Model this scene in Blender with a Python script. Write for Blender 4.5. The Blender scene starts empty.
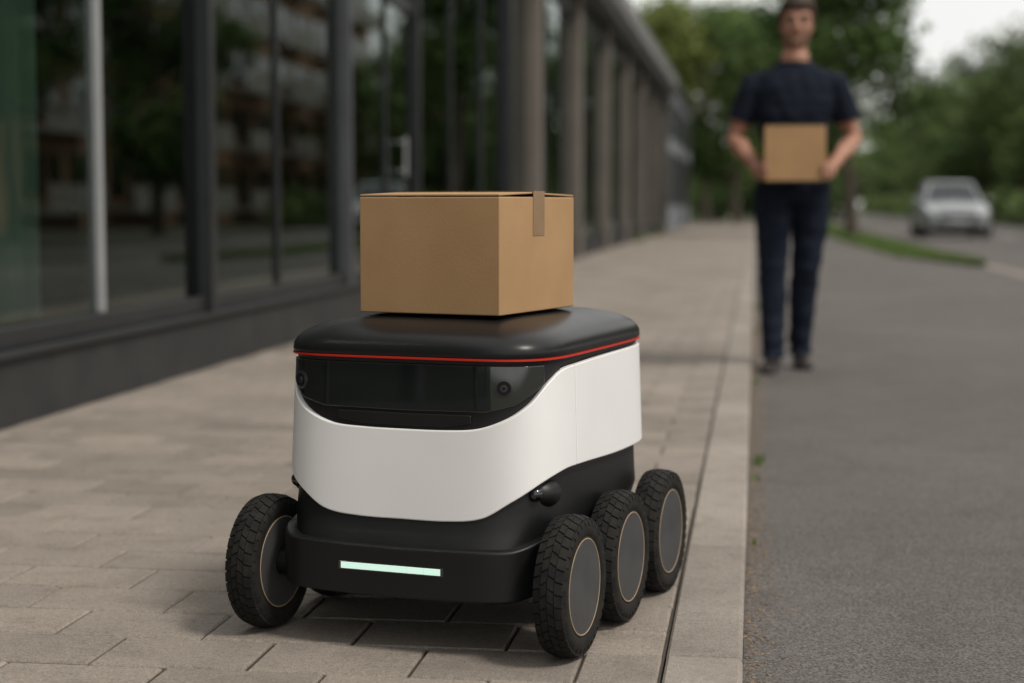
import bpy, bmesh, math, random
from mathutils import Vector, Matrix, noise
random.seed(7)
R=math.radians
scene=bpy.context.scene
COL=scene.collection

# ------------------------------------------------------------------ helpers
class MB:
    def __init__(s): s.v=[]; s.f=[]; s.m=[]; s.c=[]
    def add(s,vs,fs,mi=0,tint=0.5):
        o=len(s.v); s.v+= [tuple(v) for v in vs]; s.c+=[tint]*len(vs)
        for f in fs: s.f.append([i+o for i in f]); s.m.append(mi)
    def box(s,x0,x1,y0,y1,z0,z1,mi=0,tint=0.5):
        vs=[(x0,y0,z0),(x1,y0,z0),(x1,y1,z0),(x0,y1,z0),(x0,y0,z1),(x1,y0,z1),(x1,y1,z1),(x0,y1,z1)]
        s.add(vs,[(3,2,1,0),(4,5,6,7),(0,1,5,4),(1,2,6,5),(2,3,7,6),(3,0,4,7)],mi,tint)
    def loft(s,rings,mi=0,n=24,cap=True,e=2.0):
        vs=[];fs=[]
        for (cx,cy,cz,rx,ry) in rings:
            for i in range(n):
                a=2*math.pi*i/n; c,si=math.cos(a),math.sin(a)
                vs.append((cx+rx*math.copysign(abs(c)**(2/e),c),cy+ry*math.copysign(abs(si)**(2/e),si),cz))
        for k in range(len(rings)-1):
            for i in range(n):
                j=(i+1)%n; fs.append((k*n+i,k*n+j,(k+1)*n+j,(k+1)*n+i))
        if cap:
            fs.append(tuple(range(n-1,-1,-1))); b=(len(rings)-1)*n; fs.append(tuple(range(b,b+n)))
        s.add(vs,fs,mi)
    def tube(s,pts,rad,mi=0,n=12,cap=True,flat=1.0):
        pts=[Vector(p) for p in pts]; vs=[];fs=[]
        ref=None
        for k,p in enumerate(pts):
            if k==0:t=pts[1]-p
            elif k==len(pts)-1:t=p-pts[k-1]
            else:t=(pts[k+1]-p).normalized()+(p-pts[k-1]).normalized()
            t.normalize()
            if ref is None:
                ref=Vector((0,1,0)) if abs(t.y)<.8 else Vector((0,0,1))
            u=(ref-t*ref.dot(t)).normalized(); w=t.cross(u); ref=u
            for i in range(n):
                a=2*math.pi*i/n; vs.append(p+(u*math.cos(a)+w*math.sin(a)*flat)*rad[k])
        for k in range(len(pts)-1):
            for i in range(n):
                j=(i+1)%n; fs.append((k*n+i,k*n+j,(k+1)*n+j,(k+1)*n+i))
        if cap:
            fs.append(tuple(range(n-1,-1,-1))); b=(len(pts)-1)*n; fs.append(tuple(range(b,b+n)))
        s.add(vs,fs,mi)
    def sphere(s,c,r,mi=0,n=14,sc=(1,1,1)):
        vs=[];fs=[]; m=n//2
        for k in range(1,m):
            a=math.pi*k/m
            for i in range(n):
                b=2*math.pi*i/n
                vs.append((c[0]+r*sc[0]*math.sin(a)*math.cos(b),c[1]+r*sc[1]*math.sin(a)*math.sin(b),c[2]-r*sc[2]*math.cos(a)))
        for k in range(m-2):
            for i in range(n):
                j=(i+1)%n; fs.append((k*n+i,k*n+j,(k+1)*n+j,(k+1)*n+i))
        o=len(vs); vs.append((c[0],c[1],c[2]-r*sc[2])); vs.append((c[0],c[1],c[2]+r*sc[2]))
        for i in range(n):
            j=(i+1)%n; fs.append((o,j,i)); fs.append((o+1,(m-2)*n+i,(m-2)*n+j))
        s.add(vs,fs,mi)
    def mesh(s,name,mats,smooth=False,tint=False,fix=True,sharp=40):
        me=bpy.data.meshes.new(name); me.from_pydata(s.v,[],s.f)
        for m in mats: me.materials.append(m)
        me.polygons.foreach_set('material_index',s.m)
        if tint:
            ca=me.color_attributes.new('tint','FLOAT_COLOR','POINT')
            arr=[]
            for c in s.c: arr+= [c,c,c,1]
            ca.data.foreach_set('color',arr)
        if fix:
            bm=bmesh.new(); bm.from_mesh(me); bmesh.ops.recalc_face_normals(bm,faces=bm.faces); bm.to_mesh(me); bm.free()
        me.update()
        if smooth:
            me.polygons.foreach_set('use_smooth',[True]*len(me.polygons))
            me.set_sharp_from_angle(angle=R(sharp))
        return me
    def obj(s,name,mats,parent=None,bevel=0,seg=2,**k):
        o=bpy.data.objects.new(name,s.mesh(name,mats,**k)); COL.objects.link(o)
        if parent: o.parent=parent
        if bevel:
            b=o.modifiers.new('bevel','BEVEL'); b.width=bevel; b.segments=seg; b.limit_method='ANGLE'; b.angle_limit=R(40); b.harden_normals=bool(k.get('smooth'))
        return o
def empty(name,loc=(0,0,0),rz=0):
    e=bpy.data.objects.new(name,None); COL.objects.link(e); e.location=loc; e.rotation_euler=(0,0,rz); e.empty_display_size=.2; return e

def pmat(name,c1,c2=None,scale=10,rough=.6,rough2=None,bump=0,bscale=None,metal=0,coat=0,spec=.5,tint=0,detail=4,emit=None,estr=0,bdist=.01,sss=0):
    m=bpy.data.materials.new(name); m.use_nodes=True; nt=m.node_tree; N=nt.nodes; L=nt.links
    b=N['Principled BSDF']
    b.inputs['Roughness'].default_value=rough; b.inputs['Metallic'].default_value=metal
    b.inputs['Coat Weight'].default_value=coat; b.inputs['Specular IOR Level'].default_value=spec
    if sss: b.inputs['Subsurface Weight'].default_value=sss; b.inputs['Subsurface Scale'].default_value=.02
    tc=N.new('ShaderNodeTexCoord')
    c2=c2 or tuple(x*.85 for x in c1)
    nz=N.new('ShaderNodeTexNoise'); nz.inputs['Scale'].default_value=scale; nz.inputs['Detail'].default_value=detail
    L.new(tc.outputs['Object'],nz.inputs['Vector'])
    rp=N.new('ShaderNodeValToRGB'); rp.color_ramp.elements[0].position=.35; rp.color_ramp.elements[1].position=.65
    rp.color_ramp.elements[0].color=(*c1,1); rp.color_ramp.elements[1].color=(*c2,1)
    L.new(nz.outputs['Fac'],rp.inputs['Fac'])
    out=rp.outputs['Color']
    if tint:
        at=N.new('ShaderNodeAttribute'); at.attribute_name='tint'
        mr=N.new('ShaderNodeMapRange'); mr.inputs['To Min'].default_value=1-tint; mr.inputs['To Max'].default_value=1+tint
        L.new(at.outputs['Fac'],mr.inputs['Value'])
        vm=N.new('ShaderNodeVectorMath'); vm.operation='SCALE'
        L.new(out,vm.inputs[0]); L.new(mr.outputs[0],vm.inputs['Scale']); out=vm.outputs[0]
    L.new(out,b.inputs['Base Color'])
    if rough2 is not None:
        mr=N.new('ShaderNodeMapRange'); mr.inputs['To Min'].default_value=rough; mr.inputs['To Max'].default_value=rough2
        L.new(nz.outputs['Fac'],mr.inputs['Value']); L.new(mr.outputs[0],b.inputs['Roughness'])
    if bump:
        nb=N.new('ShaderNodeTexNoise'); nb.inputs['Scale'].default_value=bscale or scale*5; nb.inputs['Detail'].default_value=5
        L.new(tc.outputs['Object'],nb.inputs['Vector'])
        bp=N.new('ShaderNodeBump'); bp.inputs['Strength'].default_value=bump; bp.inputs['Distance'].default_value=bdist
        L.new(nb.outputs['Fac'],bp.inputs['Height']); L.new(bp.outputs[0],b.inputs['Normal'])
    if emit:
        b.inputs['Emission Color'].default_value=(*emit,1); b.inputs['Emission Strength'].default_value=estr
    return m

def stone_mat(name,dark,light,tint=.25,stain=1.2,fine=260,bump=.5,smin=.80):
    m=bpy.data.materials.new(name); m.use_nodes=True; nt=m.node_tree; N=nt.nodes; L=nt.links
    b=N['Principled BSDF']; b.inputs['Roughness'].default_value=.85; b.inputs['Specular IOR Level'].default_value=.3
    tc=N.new('ShaderNodeTexCoord'); V=tc.outputs['Object']
    def nz(s,d=4):
        n=N.new('ShaderNodeTexNoise'); n.inputs['Scale'].default_value=s; n.inputs['Detail'].default_value=d; n.inputs['Roughness'].default_value=.65; L.new(V,n.inputs['Vector']); return n.outputs['Fac']
    def ramp(f,p0,c0,p1,c1):
        r=N.new('ShaderNodeValToRGB'); e=r.color_ramp.elements; e[0].position=p0; e[0].color=(*c0,1); e[1].position=p1; e[1].color=(*c1,1); L.new(f,r.inputs['Fac']); return r.outputs['Color']
    def mul(a,bb):
        x=N.new('ShaderNodeVectorMath'); x.operation='MULTIPLY'; L.new(a,x.inputs[0]); L.new(bb,x.inputs[1]); return x.outputs[0]
    f1=nz(fine,3); f2=nz(fine*.3,4); st=nz(stain,6); st2=nz(stain*9,5)
    base=ramp(f1,.36,dark,.66,light)
    a=mul(base,ramp(f2,.3,(.84,.83,.82),.7,(1.12,1.12,1.12)))
    a=mul(a,ramp(st,.3,(smin,smin*.985,smin*.96),.7,(1.14,1.14,1.14)))
    a=mul(a,ramp(st2,.28,(smin+.02,smin+.01,smin),.5,(1.03,1.03,1.03)))
    if tint:
        at=N.new('ShaderNodeAttribute'); at.attribute_name='tint'
        mr=N.new('ShaderNodeMapRange'); mr.inputs['To Min'].default_value=1-tint; mr.inputs['To Max'].default_value=1+tint
        L.new(at.outputs['Fac'],mr.inputs['Value'])
        vm=N.new('ShaderNodeVectorMath'); vm.operation='SCALE'; L.new(a,vm.inputs[0]); L.new(mr.outputs[0],vm.inputs['Scale']); a=vm.outputs[0]
    L.new(a,b.inputs['Base Color'])
    bp=N.new('ShaderNodeBump'); bp.inputs['Strength'].default_value=bump; bp.inputs['Distance'].default_value=.004
    ad=N.new('ShaderNodeMath'); ad.operation='ADD'; L.new(f1,ad.inputs[0]); L.new(f2,ad.inputs[1])
    L.new(ad.outputs[0],bp.inputs['Height']); L.new(bp.outputs[0],b.inputs['Normal'])
    return m

def glass_mat(name,tintc,ior=1.6):
    m=bpy.data.materials.new(name); m.use_nodes=True; nt=m.node_tree; N=nt.nodes; L=nt.links
    N.remove(N['Principled BSDF']); o=N['Material Output']
    tr=N.new('ShaderNodeBsdfTransparent'); tr.inputs['Color'].default_value=(*tintc,1)
    gl=N.new('ShaderNodeBsdfGlossy'); gl.inputs['Roughness'].default_value=.01; gl.inputs['Color'].default_value=(.8,.88,.85,1)
    fr=N.new('ShaderNodeFresnel'); fr.inputs['IOR'].default_value=ior
    tc=N.new('ShaderNodeTexCoord'); nz=N.new('ShaderNodeTexNoise'); nz.inputs['Scale'].default_value=.7; L.new(tc.outputs['Object'],nz.inputs['Vector'])
    bp=N.new('ShaderNodeBump'); bp.inputs['Strength'].default_value=.04; bp.inputs['Distance'].default_value=.05; L.new(nz.outputs['Fac'],bp.inputs['Height']); L.new(bp.outputs[0],gl.inputs['Normal'])
    mx=N.new('ShaderNodeMixShader'); L.new(fr.outputs[0],mx.inputs[0]); L.new(tr.outputs[0],mx.inputs[1]); L.new(gl.outputs[0],mx.inputs[2]); L.new(mx.outputs[0],o.inputs['Surface'])
    return m

# ------------------------------------------------------------------ world, sun, camera
w=bpy.data.worlds.new("World"); scene.world=w; w.use_nodes=True
N=w.node_tree.nodes; L=w.node_tree.links; bg=N['Background']
sky=N.new('ShaderNodeTexSky'); sky.sky_type='NISHITA'; sky.sun_disc=False
SE,SR=54,118
sky.sun_elevation=R(SE); sky.sun_rotation=R(SR); sky.dust_density=2; sky.air_density=1.0; sky.ozone_density=1
hs=N.new('ShaderNodeHueSaturation'); hs.inputs['Saturation'].default_value=.5
L.new(sky.outputs[0],hs.inputs['Color'])
tc=N.new('ShaderNodeTexCoord'); nz=N.new('ShaderNodeTexNoise'); nz.inputs['Scale'].default_value=2.2; nz.inputs['Detail'].default_value=5
L.new(tc.outputs['Generated'],nz.inputs['Vector'])
mr=N.new('ShaderNodeMapRange'); mr.inputs['From Min'].default_value=.3; mr.inputs['From Max'].default_value=.6; mr.inputs['To Min'].default_value=.82; mr.inputs['To Max'].default_value=1.0
L.new(nz.outputs['Fac'],mr.inputs['Value'])
mx=N.new('ShaderNodeMix'); mx.data_type='RGBA'; L.new(mr.outputs[0],mx.inputs[0]); L.new(hs.outputs[0],mx.inputs[6]); mx.inputs[7].default_value=(6.5,6.45,6.3,1)
L.new(mx.outputs[2],bg.inputs['Color']); bg.inputs['Strength'].default_value=.15
sd=bpy.data.lights.new('sun','SUN'); sd.energy=2.3; sd.angle=R(12); sd.color=(1,.93,.83)
so=bpy.data.objects.new('sun',sd); COL.objects.link(so)
sv=Vector((math.sin(R(SR))*math.cos(R(SE)),math.cos(R(SR))*math.cos(R(SE)),math.sin(R(SE))))
so.rotation_euler=sv.to_track_quat('Z','Y').to_euler(); so.location=sv*30
cd=bpy.data.cameras.new('camera'); co=bpy.data.objects.new('camera',cd); COL.objects.link(co)
cd.lens=60; cd.sensor_width=36; cd.clip_end=3000; cd.clip_start=.05
co.location=(0,0,.8); co.rotation_euler=(R(90-4.573),0,R(8.11))
cd.dof.use_dof=True; cd.dof.focus_distance=3.08; cd.dof.aperture_fstop=2.2
scene.camera=co
scene.view_settings.view_transform='Standard'; scene.view_settings.look='None'; scene.view_settings.exposure=0

# ------------------------------------------------------------------ materials
M_paver=stone_mat('paver_concrete',(.20,.173,.148),(.33,.292,.255),tint=.17,stain=.9,smin=.78)
M_grout=stone_mat('joint_sand',(.04,.034,.028),(.08,.067,.055),tint=0)
M_kerb=stone_mat('kerb_concrete',(.22,.195,.170),(.35,.315,.278),tint=.12,stain=1.4,smin=.78)
M_asph=stone_mat('asphalt',(.050,.046,.044),(.190,.174,.164),tint=0,stain=.5,fine=190,bump=.9,smin=.82)
M_grass=pmat('grass_blades',(.08,.13,.025),(.12,.19,.04),scale=3,rough=.7,tint=.4)
M_soil=pmat('soil_grass',(.06,.10,.02),(.09,.14,.03),scale=4,rough=.9,bump=.5)
M_ground=pmat('ground_earth',(.06,.075,.035),(.09,.085,.06),scale=.3,rough=.95,bump=.3)
M_white=pmat('robot_white_shell',(.82,.815,.81),(.79,.785,.78),scale=6,rough=.42,bump=.03,bscale=500,bdist=.001)
M_black=pmat('robot_black_plastic',(.006,.006,.0065),(.008,.008,.0085),scale=8,rough=.40,rough2=.5,bump=.08,bscale=600,bdist=.001,spec=.38)
M_lid=pmat('robot_lid_satin',(.008,.008,.0085),(.010,.010,.011),scale=5,rough=.30,rough2=.38,bump=.05,bscale=500,bdist=.001,spec=.35)
M_visor=pmat('visor_glass',(.011,.013,.013),(.015,.017,.016),scale=5,rough=.03,spec=.7,coat=1)
M_rim=pmat('lens_rim',(.035,.035,.037),(.03,.03,.032),rough=.3)
M_red=pmat('red_trim',(.50,.022,.010),(.46,.02,.008),scale=10,rough=.4)
M_led=pmat('led_strip',(.5,.65,.58),(.5,.65,.58),rough=.4,emit=(.68,.98,.84),estr=.60)
M_tyre=pmat('tyre_rubber',(.009,.0085,.008),(.020,.018,.016),scale=40,rough=.75,rough2=.9,bump=.3,bscale=300,bdist=.002,spec=.25)
M_hub=pmat('hub_cover_grey',(.042,.042,.044),(.054,.054,.056),scale=15,rough=.55,bump=.15,bscale=400,bdist=.001)
M_ring=pmat('hub_pinstripe',(.36,.26,.16),(.32,.23,.14),scale=20,rough=.5)
M_lens=pmat('camera_lens',(.004,.004,.006),(.006,.006,.01),rough=.04,coat=1)
M_card=pmat('cardboard',(.42,.26,.132),(.375,.23,.113),scale=7,rough=.85,bump=.14,bscale=180,bdist=.002,spec=.25)
M_tape=pmat('parcel_tape',(.27,.165,.09),(.24,.15,.075),scale=20,rough=.3,spec=.5)
M_frame=pmat('window_frame_anthracite',(.012,.014,.016),(.018,.020,.022),scale=3,rough=.4)
M_silver=pmat('mullion_aluminium',(.42,.43,.44),(.36,.37,.38),scale=4,rough=.4,metal=.3)
M_grey=pmat('mullion_grey',(.065,.07,.077),(.055,.058,.065),scale=4,rough=.5)
M_plinth=pmat('plinth_stone_dark',(.018,.018,.0195),(.028,.027,.027),scale=5,rough=.7,bump=.2)
M_beige=pmat('column_render',(.16,.14,.12),(.13,.115,.098),scale=2,rough=.8,bump=.2)
M_fascia=pmat('fascia_panel',(.20,.20,.20),(.16,.16,.165),scale=1.5,rough=.6)
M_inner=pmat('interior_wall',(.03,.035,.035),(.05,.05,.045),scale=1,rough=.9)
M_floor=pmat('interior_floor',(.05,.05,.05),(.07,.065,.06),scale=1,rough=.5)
M_curtain=pmat('curtain_fabric',(.58,.72,.62),(.50,.65,.55),scale=4,rough=.9)
M_glass=glass_mat('window_glass',(.55,.62,.59),2.0)
M_bark=pmat('bark',(.05,.038,.028),(.085,.068,.052),scale=6,rough=.95,bump=.6,bscale=25,bdist=.03)
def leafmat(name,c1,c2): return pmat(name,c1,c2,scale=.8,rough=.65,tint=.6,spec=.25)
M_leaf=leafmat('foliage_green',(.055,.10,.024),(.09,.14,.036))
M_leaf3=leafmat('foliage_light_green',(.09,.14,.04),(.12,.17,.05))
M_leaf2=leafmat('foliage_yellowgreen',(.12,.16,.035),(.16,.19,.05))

# ------------------------------------------------------------------ ground, path, road
PZ=-.035
def sheet(name,x0,x1,y0,y1,z,mat):
    b=MB(); b.add([(x0,y0,z),(x1,y0,z),(x1,y1,z),(x0,y1,z)],[(0,1,2,3)]); return b.obj(name,[mat])
sheet('ground',-900,900,-300,1800,-.12,M_ground)
sheet('asphalt_path',-.014,3.1,-6,98,PZ,M_asph)
sheet('road',3.26,11.0,-6,260,PZ-.06,M_asph)
M_line=pmat('road_paint',(.6,.6,.58),(.45,.45,.43),scale=6,rough=.7)
b=MB()
for i in range(26):
    y=4+i*9; b.box(7.06,7.18,y,y+3,PZ-.058,PZ-.055,0)
b.obj('road_markings',[M_line])

b=MB(); pw,pd=.285,.19; g=.0062
x_right=-.1535; x_left=-2.66
ny=int((75+1)/pd)
def paver(b,x0,x1,y0,y1):
    t=random.gauss(.5,.22); t=min(1,max(0,t))
    dz=random.uniform(-.0013,.0013); sx=random.uniform(-.0009,.0009); sy=random.uniform(-.0009,.0009)
    jx=random.uniform(-.0014,.0014); jy=random.uniform(-.0014,.0014); x0+=jx;x1+=jx;y0+=jy;y1+=jy
    c=.004
    top=[(x0+c,y0+c,dz-sx-sy),(x1-c,y0+c,dz+sx-sy),(x1-c,y1-c,dz+sx+sy),(x0+c,y1-c,dz-sx+sy)]
    mid=[(x0,y0,dz-.004),(x1,y0,dz-.004),(x1,y1,dz-.004),(x0,y1,dz-.004)]
    low=[(x0,y0,-.03),(x1,y0,-.03),(x1,y1,-.03),(x0,y1,-.03)]
    fs=[(8,9,10,11)]+[(4+i,4+(i+1)%4,8+(i+1)%4,8+i) for i in range(4)]+[(i,(i+1)%4,4+(i+1)%4,4+i) for i in range(4)]
    b.add(low+mid+top,fs,0,t)
for j in range(ny):
    y0=-1+j*pd; x=x_right+ (0 if j%2 else pw/2)
    while x>x_left:
        xr=min(x,x_right); xl=max(x-pw,x_left)
        if xr-xl>.03: paver(b,xl+g/2,xr-g/2,y0+g/2,y0+pd-g/2)
        x-=pw
b.obj('paved_sidewalk',[M_paver],tint=True,fix=False)
sheet('sidewalk_bedding',-2.70,-.152,-3,75,-.0070,M_grout)
b=MB()
for j in range(-1,75):
    y0=j+.003; y1=j+.997; t=random.uniform(.1,.9)
    xs=[(-.150,-.1),(-.150,-.005),(-.145,0),(-.024,0),(-.0155,-.009),(-.015,-.1)]
    vs=[];n=len(xs)
    dz=random.uniform(-.0015,.0015); dx=random.uniform(-.002,.002)
    for yy,zz in ((y0,-.003),(y0+.004,0),(y1-.004,0),(y1,-.003)):
        for (x,z) in xs: vs.append((x+dx,yy,z+(zz if z>-.05 else 0)+dz))
    fs=[(k*n+i,k*n+i+1,(k+1)*n+i+1,(k+1)*n+i) for k in range(3) for i in range(n-1)]+[tuple(range(n)),tuple(range(3*n+n-1,3*n-1,-1))]
    b.add(vs,fs,0,t)
b.obj('kerb',[M_kerb],tint=True)
b=MB()
for j in range(9,75):
    b.box(3.1,3.26,3*j+.004,3*j+2.996,-.12,PZ+.02,0,random.random())
for j in range(-2,9):
    b.box(3.1,3.26,3*j+.004,3*j+2.996,-.12,PZ+.003,0,random.random())
b.obj('kerb',[M_kerb],tint=True,bevel=.01)

b=MB()
poly=[(2.95,24.0),(3.1,23.6),(3.1,78),(1.9,78),(1.95,40),(2.25,28)]
b.add([(x,y,PZ+.02) for x,y in poly],[tuple(range(6))],0)
for _ in range(15000):
    y=23.8+54*random.random()**1.6
    xl=2.25+(28-y)*.16 if y<28 else max(1.9,2.25-(y-28)*.025)
    if xl>3.05: continue
    x=random.uniform(xl,3.08); h=random.uniform(.04,.11); a=random.uniform(0,6.28); dx,dy=math.cos(a)*.012,math.sin(a)*.012
    lx,ly=random.uniform(-.04,.04),random.uniform(-.04,.04)
    b.add([(x-dx,y-dy,PZ+.02),(x+dx,y+dy,PZ+.02),(x+lx,y+ly,PZ+.02+h)],[(0,1,2)],1,random.random())
b.obj('grass_verge',[M_soil,M_grass],tint=True,fix=False)
b=MB()
for (cx,cy,n,s) in ((.012,5.55,60,.05),(.0,5.2,16,.03),(.01,8.1,30,.05),(.0,11.3,50,.06),(.0,14,60,.08),(-2.62,17,60,.12),(-2.60,38,300,.3),(-2.55,44,300,.3),(0.0,4.2,10,.02)):
    for _ in range(n):
        x=cx+random.gauss(0,.35)*s*.5+.003; y=cy+random.gauss(0,1)*s; h=random.uniform(.3,1.0)*max(.02,s*.55); a=random.uniform(0,6.28)
        ww=.0022; zz=PZ if cx>-1 else 0
        x=max(x,-.010) if cx>-1 else max(x,-2.65)
        lx,ly=abs(random.gauss(0,.4))*h,random.gauss(0,.5)*h
        dx,dy=math.cos(a)*ww,math.sin(a)*ww
        b.add([(x-dx,y-dy,zz),(x+dx,y+dy,zz),(x+lx*.5+dx,y+ly*.5+dy,zz+h*.7),(x+lx,y+ly,zz+h)],[(0,1,2,3)],0,random.random())
b.obj('kerb_weeds',[M_grass],tint=True,fix=False)
M_deb=pmat('dry_debris',(.24,.16,.09),(.12,.085,.055),scale=30,rough=.9,tint=.5)
b=MB()
for _ in range(4200):
    y=random.uniform(2.2,14); x=-.012+abs(random.gauss(0,.028)); s=random.uniform(.0012,.0045); zz=PZ
    q=random.random()
    if q<.08: x=random.uniform(0,1.3); s*=.7
    elif q<.14: x=random.uniform(-1.9,-.16); s*=.55; zz=.0012
    a=random.uniform(0,6.28); c,sn=math.cos(a),math.sin(a)
    vs=[]
    for (u,v) in ((-1,-.5),(1,-.6),(1.2,.5),(-.8,.6)): vs.append((x+(u*c-v*sn)*s,y+(u*sn+v*c)*s,zz+.0008))
    vs.append((x,y,zz+s*.8))
    b.add(vs,[(0,1,4),(1,2,4),(2,3,4),(3,0,4)],0,random.random())
b.obj('gutter_debris',[M_deb],tint=True,fix=False)

# ------------------------------------------------------------------ office building
bld=empty('glass_office_building')
GX=-2.73; Y0,Y1=-4,50
mull=[(-2.6,.06,.04,0),(-1.2,.12,.08,0),(.2,.06,.04,0),(1.5,.12,.08,0),(2.9,.06,.04,0),(4.3,.12,.08,0),(5.2,.06,.03,0),(6.84,.04,.028,1),(8.20,.09,.07,0),(9.55,.045,.02,0),(11.1,.09,.075,2),(12.45,.04,.02,0),(13.55,.10,.055,0),(15.2,.04,.02,0),(16.9,.05,.03,0),(18.6,.22,.09,0)]
cols=[]; y=20.6
while y<50: cols.append(y); y+=4.9
b=MB()
b.box(-2.95,-2.66,Y0,Y1,-.05,.245,0)
b.obj('plinth',[M_plinth],bld,bevel=.006)
b=MB()
b.box(-2.79,-2.635,Y0,Y1,.248,.275,0); b.box(-2.78,-2.69,Y0,Y1,.277,.35,0); b.box(-2.78,-2.69,Y0,Y1,3.55,3.9,0)
b.obj('sill_and_head_frame',[M_frame],bld,bevel=.004)
b=MB()
for (yy,ww,pr,k) in mull:
    b.box(-2.80,GX+pr,yy-ww/2,yy+ww/2,.352 if pr<=.04 else .277,3.548,k)
for c in cols:
    for q in (1.6,3.3):
        b.box(-2.80,-2.705,c+q-.03,c+q+.03,.352,3.548,0)
b.box(-2.775,-2.705,12.5,13.48,2.3,2.4,0)
b.obj('mullions',[M_frame,M_silver,M_grey],bld,bevel=.003)
b=MB()
for i,c in enumerate(cols): b.box(-3.0,-2.585,c-.22,c+.22,0.0,3.95,0)
b.obj('columns',[M_beige],bld,bevel=.01)
b=MB()
b.box(-12,-2.36,Y0,Y1+.3,3.96,4.12,0); b.box(-12,-2.30,Y0,Y1+.35,4.123,4.5,1); b.box(-11.8,-2.5,Y0,Y1,4.503,4.62,0)
b.obj('roof_fascia',[M_grey,M_fascia],bld,bevel=.01)
b=MB(); b.add([(GX,Y0,.3),(GX,Y1,.3),(GX,Y1,3.7),(GX,Y0,3.7)],[(0,1,2,3)])
b.obj('glazing',[M_glass],bld)
b=MB()
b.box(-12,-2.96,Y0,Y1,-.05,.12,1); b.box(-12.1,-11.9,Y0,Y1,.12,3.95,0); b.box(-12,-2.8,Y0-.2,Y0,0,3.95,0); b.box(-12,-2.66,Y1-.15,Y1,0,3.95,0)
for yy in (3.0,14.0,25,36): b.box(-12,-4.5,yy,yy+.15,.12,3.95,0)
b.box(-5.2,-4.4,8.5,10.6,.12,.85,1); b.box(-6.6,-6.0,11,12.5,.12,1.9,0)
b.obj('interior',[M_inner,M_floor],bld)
b=MB()
vs=[];n=160
for i in range(n):
    yy=4.7+i*(1.80/n); xx=-2.835+.035*math.sin(i*.55)+.012*math.sin(i*.21)
    vs+=[(xx,yy,.36),(xx+.004,yy,3.6)]
b.add(vs,[(2*i,2*i+2,2*i+3,2*i+1) for i in range(n-1)])
b.obj('curtain',[M_curtain],bld,smooth=True)
b=MB()
b.tube([(-2.66,12.9,1.02),(-2.66,12.9,1.32)],[.012,.012]); b.tube([(-2.72,12.9,1.06),(-2.66,12.9,1.06)],[.008,.008]); b.tube([(-2.72,12.9,1.28),(-2.66,12.9,1.28)],[.008,.008])
b.obj('door_handle',[M_silver],bld,smooth=True)

b=MB()
b.box(-9,-2.9,54,76,-.05,4.9,0)
for i in range(7):
    yy=55+i*3; b.box(-2.93,-2.86,yy,yy+1.8,.8,2.6,1); b.box(-2.93,-2.86,yy,yy+1.8,3.1,4.4,1)
for i in range(2): b.box(-5-i*2.2,-3.6-i*2.2,53.95,54.03,1.0,3.2,1)
b.box(-9.1,-2.75,53.9,76,4.903,5.1,2)
M_gb=pmat('pale_render',(.22,.24,.26),(.18,.20,.22),scale=1,rough=.8)
b.obj('grey_house',[M_gb,M_frame,M_grey])

apt=empty('apartment_building')
M_brick=pmat('brick_tan',(.38,.23,.14),(.32,.19,.115),scale=5,rough=.9)
M_conc=pmat('balcony_concrete',(.45,.41,.36),(.38,.35,.31),scale=2,rough=.8)
b=MB(); b.box(20,32,56,112,-.1,15,0); b.obj('walls',[M_brick],apt)
b=MB()
for fl in range(5):
    z=.6+fl*2.9
    for i in range(14):
        yy=57.2+i*4; b.box(19.93,20.1,yy,yy+1.7,z+.5,z+2.1,0); b.box(19.93,20.1,yy+2.2,yy+3.1,z+.2,z+2.1,0)
b.obj('windows',[M_visor],apt)
b=MB()
for fl in range(5):
    z=.6+fl*2.9
    for i in range(7):
        yy=57+i*8; b.box(18.9,19.9,yy,yy+5.2,z-.1,z+.08,0); b.box(18.9,18.97,yy,yy+5.2,z+.083,z+.95,0)
b.box(19.7,32.2,55.8,112.2,15.003,15.4,0)
b.obj('balconies',[M_conc],apt)

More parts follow.
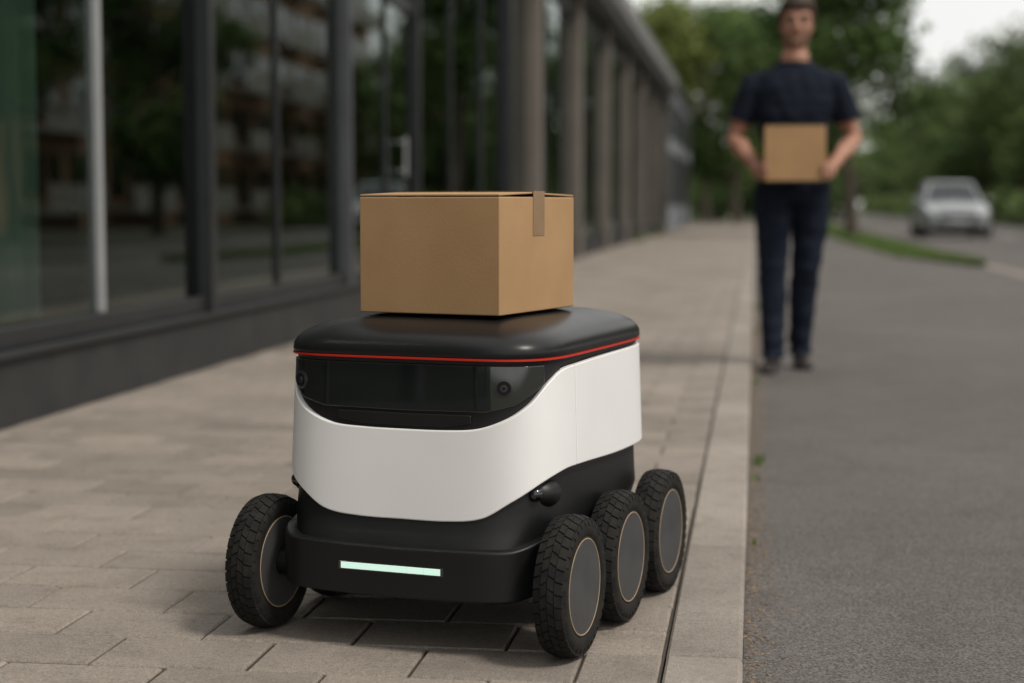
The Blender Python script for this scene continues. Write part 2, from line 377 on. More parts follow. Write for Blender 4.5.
# ------------------------------------------------------------------ trees
def tree_mesh(name,seed,H,cr,trunk_r,nleaf,mat,ls=.17,base=.32):
    rd=random.Random(seed); b=MB(); tips=[]
    lean=Vector((rd.uniform(-.04,.04),rd.uniform(-.04,.04),1))
    tp=[Vector((0,0,-.15))]
    n=7
    for i in range(1,n+1):
        t=i/n; tp.append(Vector((lean.x*H*t*.8+rd.gauss(0,.05),lean.y*H*t*.8+rd.gauss(0,.05),H*.82*t)))
    b.tube(tp,[trunk_r*(1.25 if i==0 else 1-.8*i/n) for i in range(n+1)],0,10)
    for i in range(13):
        t=rd.uniform(base,.9); k=min(n-1,int(t*n)); p=tp[k].lerp(tp[k+1],t*n-k)
        a=i*2.4+rd.uniform(-.3,.3); ln=cr*rd.uniform(.55,.95)*(1.15-.6*abs(t-.5))
        up=rd.uniform(.25,.75)
        d=Vector((math.cos(a),math.sin(a),up)).normalized()
        pts=[p]; q=p.copy()
        for s in range(4):
            d=(d+Vector((rd.gauss(0,.15),rd.gauss(0,.15),.06))).normalized(); q=q+d*ln/4; pts.append(q.copy())
            if s>0: tips.append((q.copy(),.55+.15*rd.random()))
        r0=trunk_r*(.42-.22*t); b.tube(pts,[r0,r0*.75,r0*.5,r0*.3,r0*.12],0,6)
        for s in (1,2,3):
            for _ in range(2):
                dd=(d+Vector((rd.gauss(0,.7),rd.gauss(0,.7),rd.gauss(.1,.4)))).normalized()*ln*.32
                e=pts[s]+dd; b.tube([pts[s],(pts[s]+e)/2+Vector((0,0,.05)),e],[r0*.3,r0*.18,r0*.06],0,5); tips.append((e,.5+.25*rd.random()))
    tips.append((tp[-1],.8)); tips.append((tp[-1]+Vector((0,0,.5)),.6))
    w=[t[1]**2 for t in tips]
    tb=[rd.uniform(.1,.9) for _ in tips]
    ch=rd.choices(range(len(tips)),w,k=nleaf)
    for ci in ch:
        c,r=tips[ci]; r*=cr/3.2
        d=Vector((rd.gauss(0,1),rd.gauss(0,1),rd.gauss(0,.75))); d=d.normalized()*(rd.random()**.5)*r*1.25
        p=c+d
        s=ls*rd.uniform(.6,1.25)
        u=Vector((rd.gauss(0,1),rd.gauss(0,1),rd.gauss(0,.6))).normalized(); v=u.cross(Vector((rd.gauss(0,1),rd.gauss(0,1),rd.gauss(0,1)))).normalized()
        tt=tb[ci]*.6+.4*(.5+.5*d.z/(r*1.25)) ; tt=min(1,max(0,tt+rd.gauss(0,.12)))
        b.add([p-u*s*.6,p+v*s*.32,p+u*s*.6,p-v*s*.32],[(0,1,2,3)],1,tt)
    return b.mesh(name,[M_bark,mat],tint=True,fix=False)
TA=tree_mesh('tree_a',1,9.0,3.2,.17,9500,M_leaf,.21)
TB=tree_mesh('tree_b',5,9.5,3.6,.2,9500,M_leaf,.22,base=.20)
TD=tree_mesh('tree_d',8,9.5,3.8,.2,9000,M_leaf3,.23,base=.16)
TC=tree_mesh('tree_c',11,9.0,3.4,.18,9000,M_leaf2,.22,base=.25)
def tree(me,x,y,s,rz,sz=None,name='deciduous_tree'):
    o=bpy.data.objects.new(name,me); COL.objects.link(o); o.location=(x,y,-.05); o.rotation_euler=(0,0,rz); o.scale=(s,s,sz or s)
tree(TA,2.45,45,.92,.3)
tree(TB,1.4,68,1.0,1.9)
tree(TB,-0.9,80,1.0,3.9,1.15)
tree(TB,0.6,100,1.15,.4)
tree(TD,4.6,112,.9,2.4)
tree(TC,-4.4,80,1.25,.9)
tree(TC,-6.9,82,1.3,2.6)
tree(TC,-9.5,84,1.3,2.2)
tree(TC,-2.6,90,1.3,5.0)
rz=random.Random(3)
for i,yy in enumerate([8,17,25,34,42,50]):
    tree([TA,TB][i%2],13+rz.uniform(-.6,.8),yy,rz.uniform(.85,1.05),rz.uniform(0,6))
for i,yy in enumerate([90,99,108,117,127,138,150,164,178]):
    tree([TD,TB,TD][i%3],13.3+rz.uniform(-.6,.8),yy,rz.uniform(.95,1.12),rz.uniform(0,6))
for i,yy in enumerate([20,30,39,47,120,135]):
    tree([TB,TA][i%2],18.5+rz.uniform(-.6,.8),yy,rz.uniform(1.0,1.2),rz.uniform(0,6))
def leafcloud(b,rd,c,rx,ry,rzz,n,s0,s1,t,mi):
    for _ in range(n):
        d=Vector((rd.gauss(0,1),rd.gauss(0,1),rd.gauss(0,1))).normalized()*(rd.random()**.4)
        p=Vector((c[0]+d.x*rx,c[1]+d.y*ry,max(-.1,c[2]+d.z*rzz))); s=rd.uniform(s0,s1)
        u=Vector((rd.gauss(0,1),rd.gauss(0,1),rd.gauss(0,1))).normalized(); v=u.cross(Vector((rd.gauss(0,1),rd.gauss(0,1),rd.gauss(0,1)))).normalized()
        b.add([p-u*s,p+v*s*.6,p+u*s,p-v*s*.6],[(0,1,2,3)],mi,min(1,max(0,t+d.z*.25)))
b=MB(); rd=random.Random(9)
for i in range(150):
    x=rd.uniform(-75,95); y=rd.uniform(185,225); h=rd.uniform(5,11.5); r=rd.uniform(2.2,4.5)
    b.tube([(x,y,-.1),(x,y,h*.8)],[.25,.1],0,5)
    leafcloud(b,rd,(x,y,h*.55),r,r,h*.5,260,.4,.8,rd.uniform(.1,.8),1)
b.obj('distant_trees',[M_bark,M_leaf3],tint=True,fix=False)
b=MB(); rd=random.Random(19)
for _ in range(20000):
    y=rd.uniform(60,185); x=11.9+rd.gauss(0,.35)+.3*math.sin(y*.4); z=-.05+rd.random()**.8*(1.25+.3*math.sin(y*.9)+.2*math.sin(y*2.3))
    p=Vector((x,y,z)); s=rd.uniform(.09,.18)
    u=Vector((rd.gauss(0,1),rd.gauss(0,1),rd.gauss(0,1))).normalized(); v=u.cross(Vector((rd.gauss(0,1),rd.gauss(0,1),rd.gauss(0,1)))).normalized()
    b.add([p-u*s,p+v*s*.6,p+u*s,p-v*s*.6],[(0,1,2,3)],0,rd.random())
b.obj('hedge',[M_leaf3],tint=True,fix=False)
b=MB()
for i in range(16): leafcloud(b,rd,(-5+i*.62+rd.uniform(-.2,.2),99+rd.uniform(-1,1),.9),.8,.8,rd.uniform(.9,1.5),260,.1,.2,rd.uniform(.1,.6),0)
b.obj('hedge',[M_leaf],tint=True,fix=False)

# ------------------------------------------------------------------ car
car=empty('car',(5.33,48.9,PZ-.06))
M_cp=pmat('car_paint_grey',(.30,.32,.33),(.27,.29,.305),scale=3,rough=.3,metal=.3,coat=.6)
M_cg=pmat('car_glass',(.02,.025,.03),(.03,.035,.04),scale=3,rough=.05)
M_ct=pmat('car_black',(.015,.015,.016),(.02,.02,.02),rough=.6)
M_hl=pmat('headlamp_glass',(.65,.68,.7),(.5,.52,.55),scale=30,rough=.1,coat=1)
M_alloy=pmat('alloy_wheel',(.35,.35,.36),(.3,.3,.3),rough=.35,metal=.7)
def section(w_,zt,zb,cr_):
    return [(0,zb),(w_*.86,zb),(w_*.97,zb+.1),(w_,(zb+zt)/2),(w_*.975,zt-.16),(w_*.92,zt-.05),(w_*.75,zt-.01),(w_*.4,zt+cr_*.7),(0,zt+cr_)]
st=[(-2.22,.66,.66,.28,.0),(-2.18,.76,.74,.22,.01),(-2.05,.84,.81,.2,.02),(-1.7,.89,.89,.2,.03),(-1.2,.91,.96,.2,.035),(-.75,.91,1.0,.2,.03),(0,.92,1.0,.2,.0),(1,.92,1.02,.2,0),(1.55,.9,1.04,.2,.02),(2.0,.86,1.0,.22,.03),(2.18,.78,.92,.26,.02),(2.24,.66,.8,.32,0)]
b=MB(); vs=[]
for (yy,w_,zt,zb,c_) in st:
    h=section(w_,zt,zb,c_); full=h+[(-x,z) for x,z in h[-2:0:-1]]
    n=len(full); vs+=[(x,yy,z) for x,z in full]
fs=[(k*n+i,k*n+(i+1)%n,(k+1)*n+(i+1)%n,(k+1)*n+i) for k in range(len(st)-1) for i in range(n)]+[tuple(range(n)),tuple(range((len(st)-1)*n,len(st)*n))]
b.add(vs,fs); b.obj('body',[M_cp],car,smooth=True,sharp=35)
ZR=1.50
B=[(-.76,-.88),(.76,-.88),(.84,-.2),(.84,1.1),(.72,1.75),(-.72,1.75),(-.84,1.1),(-.84,-.2)]
T=[(-.56,-.10),(.56,-.10),(.66,.15),(.66,.85),(.58,1.2),(-.58,1.2),(-.66,.85),(-.66,.15)]
b=MB(); b.add([(x,y,.97) for x,y in B]+[(x,y,ZR) for x,y in T],[(i,(i+1)%8,8+(i+1)%8,8+i) for i in range(8)]+[tuple(range(8,16))]); b.obj('windows',[M_cg],car)
b=MB()
for i in (0,1,4,5): b.tube([(B[i][0],B[i][1],.96),(T[i][0],T[i][1],ZR+.01)],[.05,.04],0,8)
for s in (-1,1): b.tube([(s*.845,.35,.98),(s*.665,.42,ZR+.01)],[.035,.03],0,8)
b.loft([(0,.53,ZR-.015,.69,.70),(0,.53,ZR+.02,.67,.67),(0,.53,ZR+.045,.55,.56),(0,.53,ZR+.055,.25,.25)],0,28,True,4)
b.obj('roof_and_pillars',[M_cp],car,smooth=True)
b=MB()
b.box(-.5,.5,-2.235,-2.17,.54,.68,0); b.box(-.66,.66,-2.225,-2.14,.25,.42,0); b.box(-.72,.72,-2.0,2.0,.14,.22,0)
b.obj('grille',[M_ct],car,bevel=.02)
b=MB(); b.box(-.26,.26,-2.26,-2.24,.43,.53,0); b.obj('licence_plate',[M_hl],car)
b=MB()
for s in (-1,1): b.sphere((s*.68,-2.07,.71),.17,0,14,(1,.6,.45))
b.obj('headlamps',[M_hl],car,smooth=True)
b=MB()
for s in (-1,1): b.sphere((s*.98,-.58,1.05),.085,0,12,(1,.6,.7)); b.tube([(s*.85,-.55,1.0),(s*.95,-.57,1.03)],[.025,.025],0,6)
b.obj('mirrors',[M_cp],car,smooth=True)
b=MB()
for s in (-1,1):
    for yy in (-1.38,1.35):
        b.tube([(s*.68,yy,.33),(s*.70,yy,.33),(s*.88,yy,.33),(s*.93,yy,.33)],[.30,.33,.33,.30],0,28)
        b.tube([(s*.90,yy,.33),(s*.94,yy,.33)],[.2,.17],1,14)
b.obj('wheels',[M_ct,M_alloy],car,smooth=True)

# ------------------------------------------------------------------ cardboard boxes
def carton(name,a,bb,h,loc,rz,tape_front=False):
    e=empty(name,loc,rz)
    b=MB(); b.box(-a/2,a/2,-bb/2,bb/2,0,h-.005); b.obj('walls',[M_card],e,bevel=.0025,seg=3,smooth=True)
    b=MB(); t=.0035
    for s in (-1,1):
        y0=s*(bb/2-.0006); y1=s*.0012; z0=h-.0035; z1=h-.001+ (.003 if s<0 else .001)
        x0,x1=-a/2+.0012,a/2-.0012
        vs=[(x0,y0,z0),(x1,y0,z0),(x1,y1,z1),(x0,y1,z1)]+[(x0,y0,z0+t),(x1,y0,z0+t),(x1,y1,z1+t),(x0,y1,z1+t)]
        b.add(vs,[(0,1,2,3),(4,5,6,7),(0,1,5,4),(1,2,6,5),(2,3,7,6),(3,0,4,7)])
    b.obj('top_flaps',[M_card],e,bevel=.0012,smooth=True)
    b=MB(); tw=.026 if not tape_front else .03; zt=h+.0065
    b.box(-a/2-.0006,a/2+.0008,-tw,tw,zt-.0005,zt,0)
    for s in (-1,1): b.box(s*(a/2+.0003),s*(a/2+.0010),-tw,tw,h-.078,zt,0)
    b.obj('tape',[M_tape],e)
    return e
carton('cardboard_box',.293,.345,.222,(-.550,3.278,.598),R(-17))

# ------------------------------------------------------------------ delivery robot
rob=empty('delivery_robot',(-.550,3.308,0),R(-13))
NE=5.6
def rad(phi,w_,lf,lb,n=NE):
    c,s=math.cos(phi),math.sin(phi); l=lf if s<0 else lb
    return (abs(c/w_)**n+abs(s/l)**n)**(-1/n)
DW=.015; DB=.058; DF=.004
def prof(z):
    t=(z-.24)/(.53-.24); return .259+DW-.009*t, .332+DF-.014*t, .320+DB-.008*t
def PT(al,z,off,pr=prof,n=NE):
    w_,lf,lb=pr(z); phi=R(al-90); r=rad(phi,w_+off,lf+off,lb+off,n); return (r*math.cos(phi),r*math.sin(phi),z)
def interp(tab,smooth=True):
    def f(a):
        a=abs(a)
        if a>180: a=360-a
        for (a0,v0),(a1,v1) in zip(tab,tab[1:]):
            if a<=a1:
                t=(a-a0)/(a1-a0)
                if smooth: t=t*t*(3-2*t)
                return v0+(v1-v0)*t
        return tab[-1][1]
    return f
def cr(tab):
    pts=[(-tab[1][0],tab[1][1])]+list(tab)+[(tab[-1][0]+10,tab[-1][1])]
    def f(a):
        a=abs(a)
        for i in range(1,len(pts)-2):
            (x0,y0),(x1,y1),(x2,y2),(x3,y3)=pts[i-1:i+3]
            if a<=x2:
                h=x2-x1; t=(a-x1)/h
                m1=(y2-y0)/(x2-x0)*h; m2=(y3-y1)/(x3-x1)*h
                return (2*t**3-3*t*t+1)*y1+(t**3-2*t*t+t)*m1+(-2*t**3+3*t*t)*y2+(t**3-t*t)*m2
        return tab[-1][1]
    return f
def patch(name,a0,a1,zb,zt,off,th,mat,na=80,nz=14,bev=.003,pr=prof,parent=rob):
    b=MB(); vs=[]; fs=[]
    for L_ in (off,off-th):
        for i in range(na+1):
            a=a0+(a1-a0)*i/na; z0,z1=zb(a),zt(a)
            for k in range(nz+1): vs.append(PT(a,z0+(z1-z0)*k/nz,L_,pr))
    S=(na+1)*(nz+1); id_=lambda l,i,k:l*S+i*(nz+1)+k
    for i in range(na):
        for k in range(nz):
            fs.append((id_(0,i,k),id_(0,i+1,k),id_(0,i+1,k+1),id_(0,i,k+1)))
            fs.append((id_(1,i,k),id_(1,i,k+1),id_(1,i+1,k+1),id_(1,i+1,k)))
        for k in (0,nz): fs.append((id_(0,i,k),id_(0,i+1,k),id_(1,i+1,k),id_(1,i,k)))
    for k in range(nz):
        for i in (0,na): fs.append((id_(0,i,k),id_(0,i,k+1),id_(1,i,k+1),id_(1,i,k)))
    b.add(vs,fs)
    return b.obj(name,[mat],parent,bevel=bev,seg=3,smooth=True)
ztop=cr([(0,.399),(14,.400),(24,.405),(32,.424),(38,.449),(44,.483),(50,.503),(60,.509),(120,.514),(180,.515)])
zbot=cr([(0,.236),(15,.237),(25,.246),(33,.277),(42,.309),(51,.323),(60,.324),(110,.315),(180,.315)])
patch('front_white_panel',-60,60,zbot,ztop,.002,.012,M_white,160,16)
patch('side_white_panel_r',60.2,179.8,zbot,ztop,.002,.012,M_white,90,16)
patch('side_white_panel_l',-179.8,-60.2,zbot,ztop,.002,.012,M_white,90,16)
def core(name,levels,mat,n=140,e=NE,parent=rob,dw=DW):
    b=MB(); vs=[];fs=[]
    for (z,w_,lf,lb) in levels:
        w_+=dw; lf+=DF; lb+=DB
        for i in range(n):
            phi=2*math.pi*i/n; r=rad(phi,w_,lf,lb,e); vs.append((r*math.cos(phi),r*math.sin(phi),z))
    for k in range(len(levels)-1):
        for i in range(n):
            j=(i+1)%n; fs.append((k*n+i,k*n+j,(k+1)*n+j,(k+1)*n+i))
    fs.append(tuple(range(n-1,-1,-1))); q=(len(levels)-1)*n; fs.append(tuple(range(q,q+n)))
    b.add(vs,fs); return b.obj(name,[mat],parent,smooth=True,sharp=50)
core('chassis',[(.085,.18,.27,.24),(.095,.205,.325,.265),(.11,.222,.352,.275),(.13,.232,.358,.28),(.18,.236,.358,.285),(.197,.238,.352,.29),(.212,.243,.342,.30),(.230,.248,.333,.304),(.262,.246,.327,.302),(.40,.241,.321,.300),(.508,.238,.314,.300),(.515,.236,.310,.296),(.524,.236,.310,.296)],M_black)
patch('visor_surround',-51,51,cr([(0,.401),(14,.402),(24,.407),(32,.426),(38,.451),(44,.484),(51,.501)]),lambda a:.520,-.004,.01,M_black,110,8,.002)
patch('visor_glass',-43,43,interp([(0,.432),(26,.434),(34,.447),(43,.484)],False),lambda a:.517,.0015,.009,M_visor,100,8,.002)
patch('visor_lower_trim',-22,22,interp([(0,.405),(14,.406),(22,.414)],False),interp([(0,.428),(22,.429)]),.0015,.008,M_black,60,6,.003)
b=MB()
for a in (31,-35):
    p=Vector(PT(a,.478,.0023)); q=Vector(PT(a+1,.478,.0023)); d=(q-p).normalized(); nrm=Vector((d.y,-d.x,0))
    b.tube([p-nrm*.004,p+nrm*.001,p+nrm*.0018],[.0165,.0165,.015],0,32); b.tube([p,p+nrm*.0022],[.0135,.013],1,28); b.tube([p,p+nrm*.0028],[.0075,.006],2,20); b.tube([p,p+nrm*.0034],[.0045,.003],1,16)
b.obj('visor_cameras',[M_rim,M_lens,M_rim],rob,smooth=True)
core('red_trim_ring',[(.5250,.2535,.3265,.312),(.5256,.2548,.3278,.3133),(.5286,.2548,.3278,.3133),(.5292,.2535,.3265,.312)],M_red)
core('lid_gasket',[(.518,.247,.319,.306),(.5247,.248,.320,.307)],M_black)
core('lid',[(.5294,.2525,.3255,.311),(.533,.2545,.3275,.313),(.544,.2535,.3265,.312),(.554,.249,.321,.307),(.564,.239,.310,.296),(.573,.223,.292,.278),(.581,.200,.264,.252),(.588,.168,.225,.215),(.593,.125,.165,.16),(.5965,.07,.1,.095),(.5975,.02,.03,.03)],M_lid,n=180)
def bprof(z): return .270,.376,.30
patch('front_bumper',-51,51,interp([(0,.100),(30,.102),(42,.112),(51,.130)]),interp([(0,.192),(30,.195),(42,.208),(51,.218)]),0,.03,M_black,100,10,.014,bprof)
for i in range(6):
    a0=-15.2+i*4.85; patch('led_segment_%d'%(i+1),a0,a0+4.80,lambda a:.1475,lambda a:.1592,.0012,.006,M_led,6,3,.0005,bprof)
patch('led_recess',-16.0,14.7,lambda a:.1450,lambda a:.1615,.0005,.006,M_visor,40,3,.001,bprof)
b=MB()
for a in (43.5,-43.5):
    sg=1 if a>0 else -1
    q=Vector(PT(a,.283,-.036)); b.sphere(q,.044,1,28,(1,1,.72))
    p=Vector(PT(a-3.5*sg,.287,-.008)); b.sphere(p,.0135,0,20)
b.obj('corner_sensors',[M_lens,M_black],rob,smooth=True)
b=MB()
for s in (-1,1):
    for yy in (-.278,0,.278):
        b.tube([(s*.18,yy,.1285),(s*.285,yy,.1285)],[.03,.026],0,16)
    b.tube([(s*.257,-.278,.1285),(s*.257,-.139,.165),(s*.257,0,.1285)],[.016,.02,.016],0,12)
    b.tube([(s*.257,0,.1285),(s*.257,.139,.17),(s*.257,.278,.1285)],[.016,.02,.016],0,12)
b.obj('rocker_arms',[M_black],rob,smooth=True)
def wheel_mesh():
    b=MB(); n=96
    def lathe(pr,mi):
        vs=[];fs=[]
        for (x,r) in pr:
            for i in range(n):
                a=2*math.pi*i/n; vs.append((x,r*math.cos(a),r*math.sin(a)))
        for k in range(len(pr)-1):
            for i in range(n):
                j=(i+1)%n; fs.append((k*n+i,k*n+j,(k+1)*n+j,(k+1)*n+i))
        b.add(vs,fs,mi)
    t=[(.020,.088),(.0255,.089),(.0285,.093),(.0300,.100),(.0295,.108),(.0265,.1165),(.020,.1215),(.010,.1238),(0,.1245)]
    t=t+[(-x,r) for x,r in t[-2::-1]]
    lathe(t,0)
    for s in (-1,1):
        lathe([(s*.0255,.0905),(s*.0265,.0885),(s*.0270,.0860)],0)
        lathe([(s*.02702,.0863),(s*.0276,.0858),(s*.0276,.0843),(s*.0270,.0838)],2)
        lathe([(s*.0270,.0839),(s*.0272,.06),(s*.0262,.03),(s*.0258,.0005)],1)
    def block(x0,x1,a0,a1,r0,r1,sk):
        vs=[]
        for (x,da) in ((x0,0),(x1,sk)):
            for a in (a0,a1):
                for r in (r0,r1):
                    rr=r-(.0035*(abs(x)/.02)**2); vs.append((x,rr*math.cos(a+da),rr*math.sin(a+da)))
        b.add(vs,[(0,1,3,2),(4,6,7,5),(0,4,5,1),(2,3,7,6),(1,5,7,3),(0,2,6,4)],0)
    K=36
    for i in range(K):
        a=2*math.pi*i/K; w_=2*math.pi/K
        block(.0008,.0125,a,a+w_*.84,.119,.1272,w_*.3)
        block(-.0125,-.0008,a+w_*.5+w_*.3,a+w_*1.34+w_*.3,.119,.1272,-w_*.3)
        block(.0137,.0265,a+w_*.45,a+w_*1.29,.113,.1280,w_*.15)
        block(-.0265,-.0137,a+w_*.2,a+w_*1.04,.113,.1280,w_*-.15)
        for s in (-1,1):
            a0=a+w_*.5; a1=a+w_*1.08
            vs=[]
            for x,r in ((.0262,.1185),(.0298,.113),(.0303,.1085),(.0290,.1075)):
                for aa in (a0,a1): vs.append((s*x,r*math.cos(aa),r*math.sin(aa)))
            b.add(vs,[(0,1,3,2),(2,3,5,4),(4,5,7,6),(0,2,4,6),(1,7,5,3)],0)
    return b.mesh('wheel',[M_tyre,M_hub,M_ring],smooth=True,sharp=35)
WM=wheel_mesh()
for s,nm in ((1,'r'),(-1,'l')):
    for k,yy in enumerate((-.278,0,.278)):
        o=bpy.data.objects.new('wheel_%s_%d'%(nm,k+1),WM); COL.objects.link(o); o.parent=rob; o.location=(s*.302,yy,.1270); o.rotation_euler=(.3*k+.2*s,0,0)

# ------------------------------------------------------------------ man
man=empty('man',(.185,8.75,PZ))
M_polo=pmat('polo_navy',(.0055,.0085,.017),(.008,.012,.022),scale=8,rough=.9,bump=.7,bscale=14,bdist=.015,spec=.2)
M_jean=pmat('trousers_navy',(.008,.012,.023),(.012,.017,.030),scale=9,rough=.9,bump=.9,bscale=11,bdist=.02,spec=.2)
M_skin=pmat('skin',(.38,.195,.13),(.32,.155,.10),scale=14,rough=.5,sss=.08)
M_shoe=pmat('shoe_leather',(.02,.014,.012),(.012,.009,.008),scale=12,rough=.45)
M_hair=pmat('hair_brown',(.045,.023,.012),(.025,.013,.007),scale=50,rough=.6,bump=.6,bscale=120,bdist=.006)
M_stub=pmat('stubble_skin',(.19,.10,.065),(.23,.12,.078),scale=60,rough=.7)
M_lip=pmat('lips',(.24,.085,.065),(.22,.08,.06),rough=.5)
M_eye=pmat('eye_white',(.40,.38,.35),(.36,.34,.32),rough=.2)
M_iris=pmat('iris',(.03,.02,.015),(.02,.015,.01),rough=.1)
M_belt=pmat('button',(.05,.05,.06),(.04,.04,.05),rough=.4)
b=MB()
b.loft([(0,0,.84,.10,.085),(0,0,.87,.158,.112),(0,0,.93,.170,.12),(0,0,1.02,.162,.113),(0,-.003,1.12,.162,.112),(0,-.008,1.22,.176,.119),(0,-.01,1.32,.195,.126),(0,-.006,1.40,.206,.120),(0,0,1.46,.196,.104),(0,.005,1.505,.150,.088),(0,.006,1.535,.100,.075),(0,.006,1.56,.072,.066)],e=2.4)
b.loft([(0,0,.895,.176,.128),(0,0,.93,.179,.129),(0,0,1.02,.172,.121),(0,0,1.08,.162,.113)],e=2.3)
b.loft([(0,.008,1.48,.066,.066),(0,.004,1.55,.062,.064),(0,-.002,1.60,.061,.064),(0,-.004,1.67,.063,.068)])
b.loft([(0,.006,1.525,.088,.082),(0,.002,1.555,.080,.080),(0,0,1.585,.077,.078)])
head=[(0,-.058,1.622,.024,.024),(0,-.050,1.629,.041,.042),(0,-.032,1.645,.058,.064),(0,-.015,1.670,.070,.083),(0,-.006,1.70,.076,.094),(0,-.001,1.74,.079,.100),(0,.002,1.775,.0795,.101),(0,.004,1.805,.076,.096),(0,.005,1.83,.064,.081),(0,.005,1.846,.042,.055),(0,.005,1.852,.018,.025)]
b.loft(head,e=2.15)
b.tube([(0,-.094,1.752),(0,-.110,1.73),(0,-.125,1.708),(0,-.106,1.70)],[.008,.010,.0135,.010],n=10)
for s in (-1,1):
    b.sphere((s*.011,-.105,1.706),.008); b.sphere((s*.081,.01,1.725),.024,0,12,(.35,.65,1.25))
    b.tube([(s*.012,-.1025,1.758),(s*.035,-.099,1.763),(s*.058,-.082,1.757)],[.007,.009,.006],n=8)
    b.sphere((s*.040,-.072,1.71),.022)
b.sphere((0,-.093,1.674),.016,0,12,(1.4,.7,.5)); b.sphere((0,-.088,1.638),.02)
legA=[(-.092,0,.93),(-.098,-.02,.74),(-.100,-.060,.52),(-.097,-.060,.38),(-.094,-.075,.22),(-.092,-.085,.10),(-.092,-.088,.07)]
legB=[(.090,0,.93),(.086,.03,.74),(.068,.050,.52),(.058,.09,.38),(.052,.13,.22),(.050,.148,.10),(.050,.150,.07)]
rl=[.104,.092,.073,.071,.062,.058,.063]
b.tube(legA,rl,n=20); b.tube(legB,rl,n=20)
def shoe(x,y,ry):
    r=((.085,.030,.05),(.06,.038,.075),(.02,.040,.085),(-.05,.042,.07),(-.11,.048,.055),(-.16,.046,.045),(-.195,.03,.03))
    vs=[];fs=[];n=16
    for (d,w_,h) in r:
        for i in range(n):
            a=2*math.pi*i/n; xx=w_*math.cos(a); zz=max(0.0,h*.5+h*.55*math.sin(a)); 
            vs.append((x+xx*math.cos(ry)+d*math.sin(ry),y+d*math.cos(ry),zz))
    for k in range(len(r)-1):
        for i in range(n):
            j=(i+1)%n; fs.append((k*n+i,k*n+j,(k+1)*n+j,(k+1)*n+i))
    fs.append(tuple(range(n-1,-1,-1))); q=(len(r)-1)*n; fs.append(tuple(range(q,q+n)))
    b.add(vs,fs)
shoe(-.095,-.085,.12); shoe(.052,.150,-.12)
armseg=[]
BXF,BXB=-.475,-.195; BXL,BXR=-.148,.140; BZ0,BZ1=.950,1.212
HZ=.995
for s in (-1,1):
    side=BXL if s<0 else BXR
    sh=Vector((s*.205,0,1.435)); el=Vector((s*.297,.015,1.165)); wr=Vector((side+s*.034,-.245,HZ+.02))
    b.tube([Vector((s*.12,0,1.45)),sh,sh.lerp(el,.3),sh.lerp(el,.58),sh.lerp(el,.68)],[.066,.070,.067,.068,.068],n=18)
    b.tube([sh,sh.lerp(el,.5),sh.lerp(el,.85),el,el.lerp(wr,.25),el.lerp(wr,.6),wr],[.05,.05,.043,.043,.046,.037,.027],n=16)
    armseg.append((sh.lerp(el,.665),el)); armseg.append((el,wr))
    pal=Vector((side+s*.018,-.335,HZ))
    b.tube([wr,wr.lerp(pal,.4),pal,pal+Vector((0,-.03,0))],[.028,.036,.040,.034],n=14)
    armseg.append((wr,Vector((side,-.48,HZ-.01))))
    for k,(dz,ln) in enumerate(((.032,.072),(.011,.082),(-.010,.077),(-.030,.062))):
        k0=Vector((side+s*.014,-.345,HZ+dz)); p1=Vector((side+s*.013,-.345-ln*.75,HZ-.002+dz*1.05))
        p2=Vector((side+s*.009,min(-.345-ln*1.35,-.44),HZ-.004+dz*1.1)); 
        if k<3: p2=Vector((side+s*.008,BXF-.004,HZ-.004+dz*1.1)); p3=Vector((side-s*.022,BXF-.011,HZ-.006+dz*1.1)); b.tube([k0,p1,p2,p3],[.0105,.010,.009,.008],n=10)
        else: b.tube([k0,p1,p2],[.0095,.009,.008],n=10)
    b.tube([Vector((side+s*.02,-.30,HZ+.025)),Vector((side+s*.014,-.33,HZ+.06)),Vector((side+s*.011,-.355,HZ+.088))],[.014,.0115,.009],n=10)
tmp=b.mesh('man_body',[M_polo,M_jean,M_skin,M_shoe])
bo=bpy.data.objects.new('tmp_body',tmp); COL.objects.link(bo)
rm=bo.modifiers.new('r','REMESH'); rm.mode='VOXEL'; rm.voxel_size=.0062
sm=bo.modifiers.new('s','SMOOTH'); sm.iterations=3; sm.factor=.5
dg=bpy.context.evaluated_depsgraph_get(); me=bpy.data.meshes.new_from_object(bo.evaluated_get(dg))
bpy.data.objects.remove(bo)
me.name='body'
me.materials.clear()
for m in (M_polo,M_jean,M_skin,M_shoe,M_stub): me.materials.append(m)
cos=[v.co.copy() for v in me.vertices]; nrs=[v.normal.copy() for v in me.vertices]; out=[]
for c,nn in zip(cos,nrs):
    f=0
    if c.z<.91 and c.z>.09:
        f=noise.noise(Vector((c.x*9,c.y*9,c.z*16)))*.007+noise.noise(Vector((c.x*5+3,c.y*5,c.z*30)))*.005*(1.6 if c.z<.25 or .45<c.z<.58 else .6)
    elif c.z<1.5 and c.z>.91 and abs(c.x)<.26 and c.y>-.17:
        f=noise.noise(Vector((c.x*11+4,c.y*8,c.z*9+c.x*14)))*.009+noise.noise(Vector((c.x*6,c.y*6,c.z*24)))*.006
    c=c+nn*f
    if c.z>1.60:   # head tilts slightly to one side and forward
        t=min(1,(c.z-1.60)/.06); dz=c.z-1.60
        c.x+=dz*.05*t
        c.y-=dz*.05*t
    out+=[c.x,c.y,c.z]
me.vertices.foreach_set('co',out); me.update()
def segd(p,a,c):
    d=c-a; t=max(0,min(1,(p-a).dot(d)/d.length_squared)); return (p-(a+d*t)).length, t
mi=[]
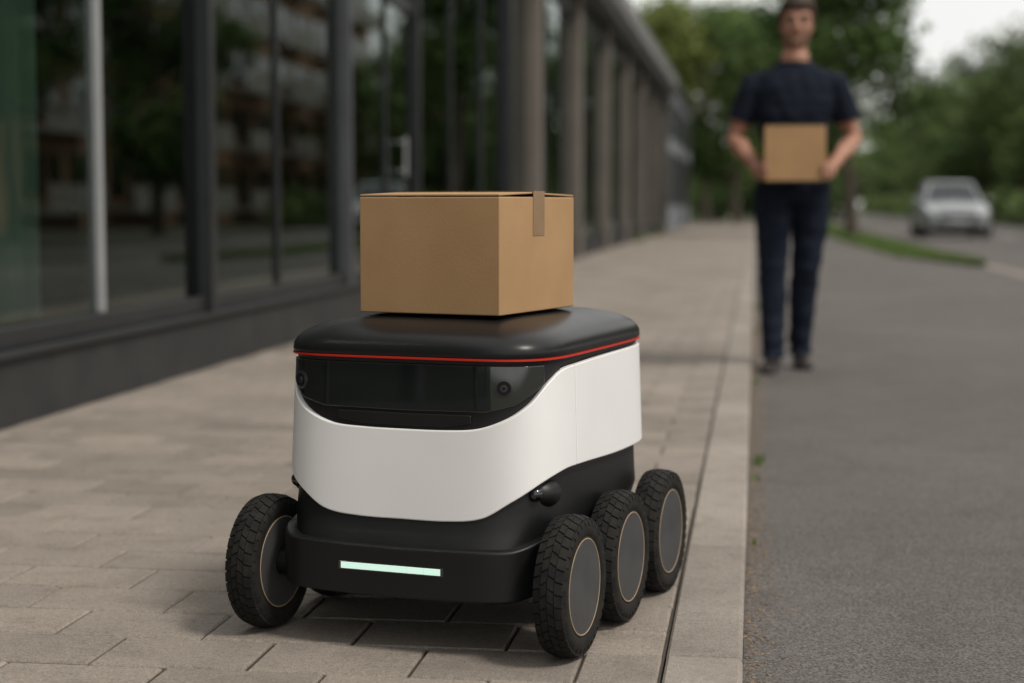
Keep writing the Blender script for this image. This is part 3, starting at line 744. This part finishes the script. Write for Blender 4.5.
for p in me.polygons:
    c=p.center; k=0
    if c.z<.905: k=1
    if c.z<.07: k=3
    if c.z>1.580-(.03 if c.y<-.04 else 0) and abs(c.x)<.12:
        k=2
        if c.z<1.69 and c.z>1.615 and c.y<.0 and not (abs(c.x)<.026 and c.z>1.665) and abs(c.x)>(c.z-1.675)*2.5: k=4
    if k==0:
        for i,(a,e_) in enumerate(armseg):
            d,t=segd(c,a,e_)
            if d<.075:
                if i%3==0 and (t<=0.001 or abs(c.x)<.2): continue
                k=2;break
    if k==1 and abs(c.x)>.1 and c.y<-.3: k=2
    mi.append(k)
me.polygons.foreach_set('material_index',mi); me.polygons.foreach_set('use_smooth',[True]*len(mi)); me.update()
o=bpy.data.objects.new('body',me); COL.objects.link(o); o.parent=man
def tilt(b):
    b.v=[(x+(z-1.60)*.05,y-(z-1.60)*.05,z) if z>1.6 else (x,y,z) for x,y,z in b.v]
b=MB()
vs=[];fs=[];n=48;rows=14
for k in range(rows+1):
    el=k/rows
    for i in range(n):
        a=2*math.pi*i/n; fr=-math.sin(a)
        t0=max(0,min(1,(fr+.25)/.9)); low=1.672+(1.797-1.672)*t0**.8
        z=low+(1.876-low)*math.sin(el*math.pi/2)
        zz=min(z,1.851)
        for q,w2 in zip(head,head[1:]):
            if q[2]<=zz<=w2[2]:
                u=(zz-q[2])/(w2[2]-q[2]); rx=q[3]+(w2[3]-q[3])*u; ry=q[4]+(w2[4]-q[4])*u; cy=q[1]+(w2[1]-q[1])*u
        cap=math.cos(el*math.pi/2)**.5
        if k==rows: rx=ry=.002
        nn=noise.noise(Vector((math.cos(a)*5,math.sin(a)*5,z*60)))*.006
        rx=max(rx,.083*cap); ry=max(ry,.103*cap)
        th=.012*min(1,(el*4+.15))
        if k==rows: th=0;nn=0
        vs.append(((rx+th+nn)*math.cos(a),cy+(ry+th+nn)*math.sin(a),z+(.006 if fr>0 else 0)*el))
for k in range(rows):
    for i in range(n):
        j=(i+1)%n; fs.append((k*n+i,k*n+j,(k+1)*n+j,(k+1)*n+i))
b.add(vs,fs); tilt(b); b.obj('hair',[M_hair],man,smooth=True)
b=MB()
for s in (-1,1):
    b.sphere((s*.032,-.0885,1.740),.012,0); b.sphere((s*.032,-.0985,1.740),.0065,1)
    b.tube([(s*.014,-.109,1.761),(s*.034,-.107,1.767),(s*.058,-.090,1.761)],[.004,.006,.0035],2,8)
b.tube([(-.024,-.098,1.674),(-.01,-.1045,1.677),(.01,-.1045,1.677),(.024,-.098,1.674)],[.002,.0042,.0042,.002],3,8)
tilt(b); b.obj('face_features',[M_eye,M_iris,M_hair,M_lip],man,smooth=True)
b=MB()
for z in (1.40,1.44,1.48): b.sphere((0,-.118+(z-1.40)*.35,z),.006,0,8)
b.obj('polo_buttons',[M_belt],man,smooth=True)
carton('cardboard_box',BXR-BXL,BXB-BXF,BZ1-BZ0,(man.location.x+(BXL+BXR)/2,man.location.y+(BXF+BXB)/2,man.location.z+BZ0),R(0),tape_front=True)
print('done')
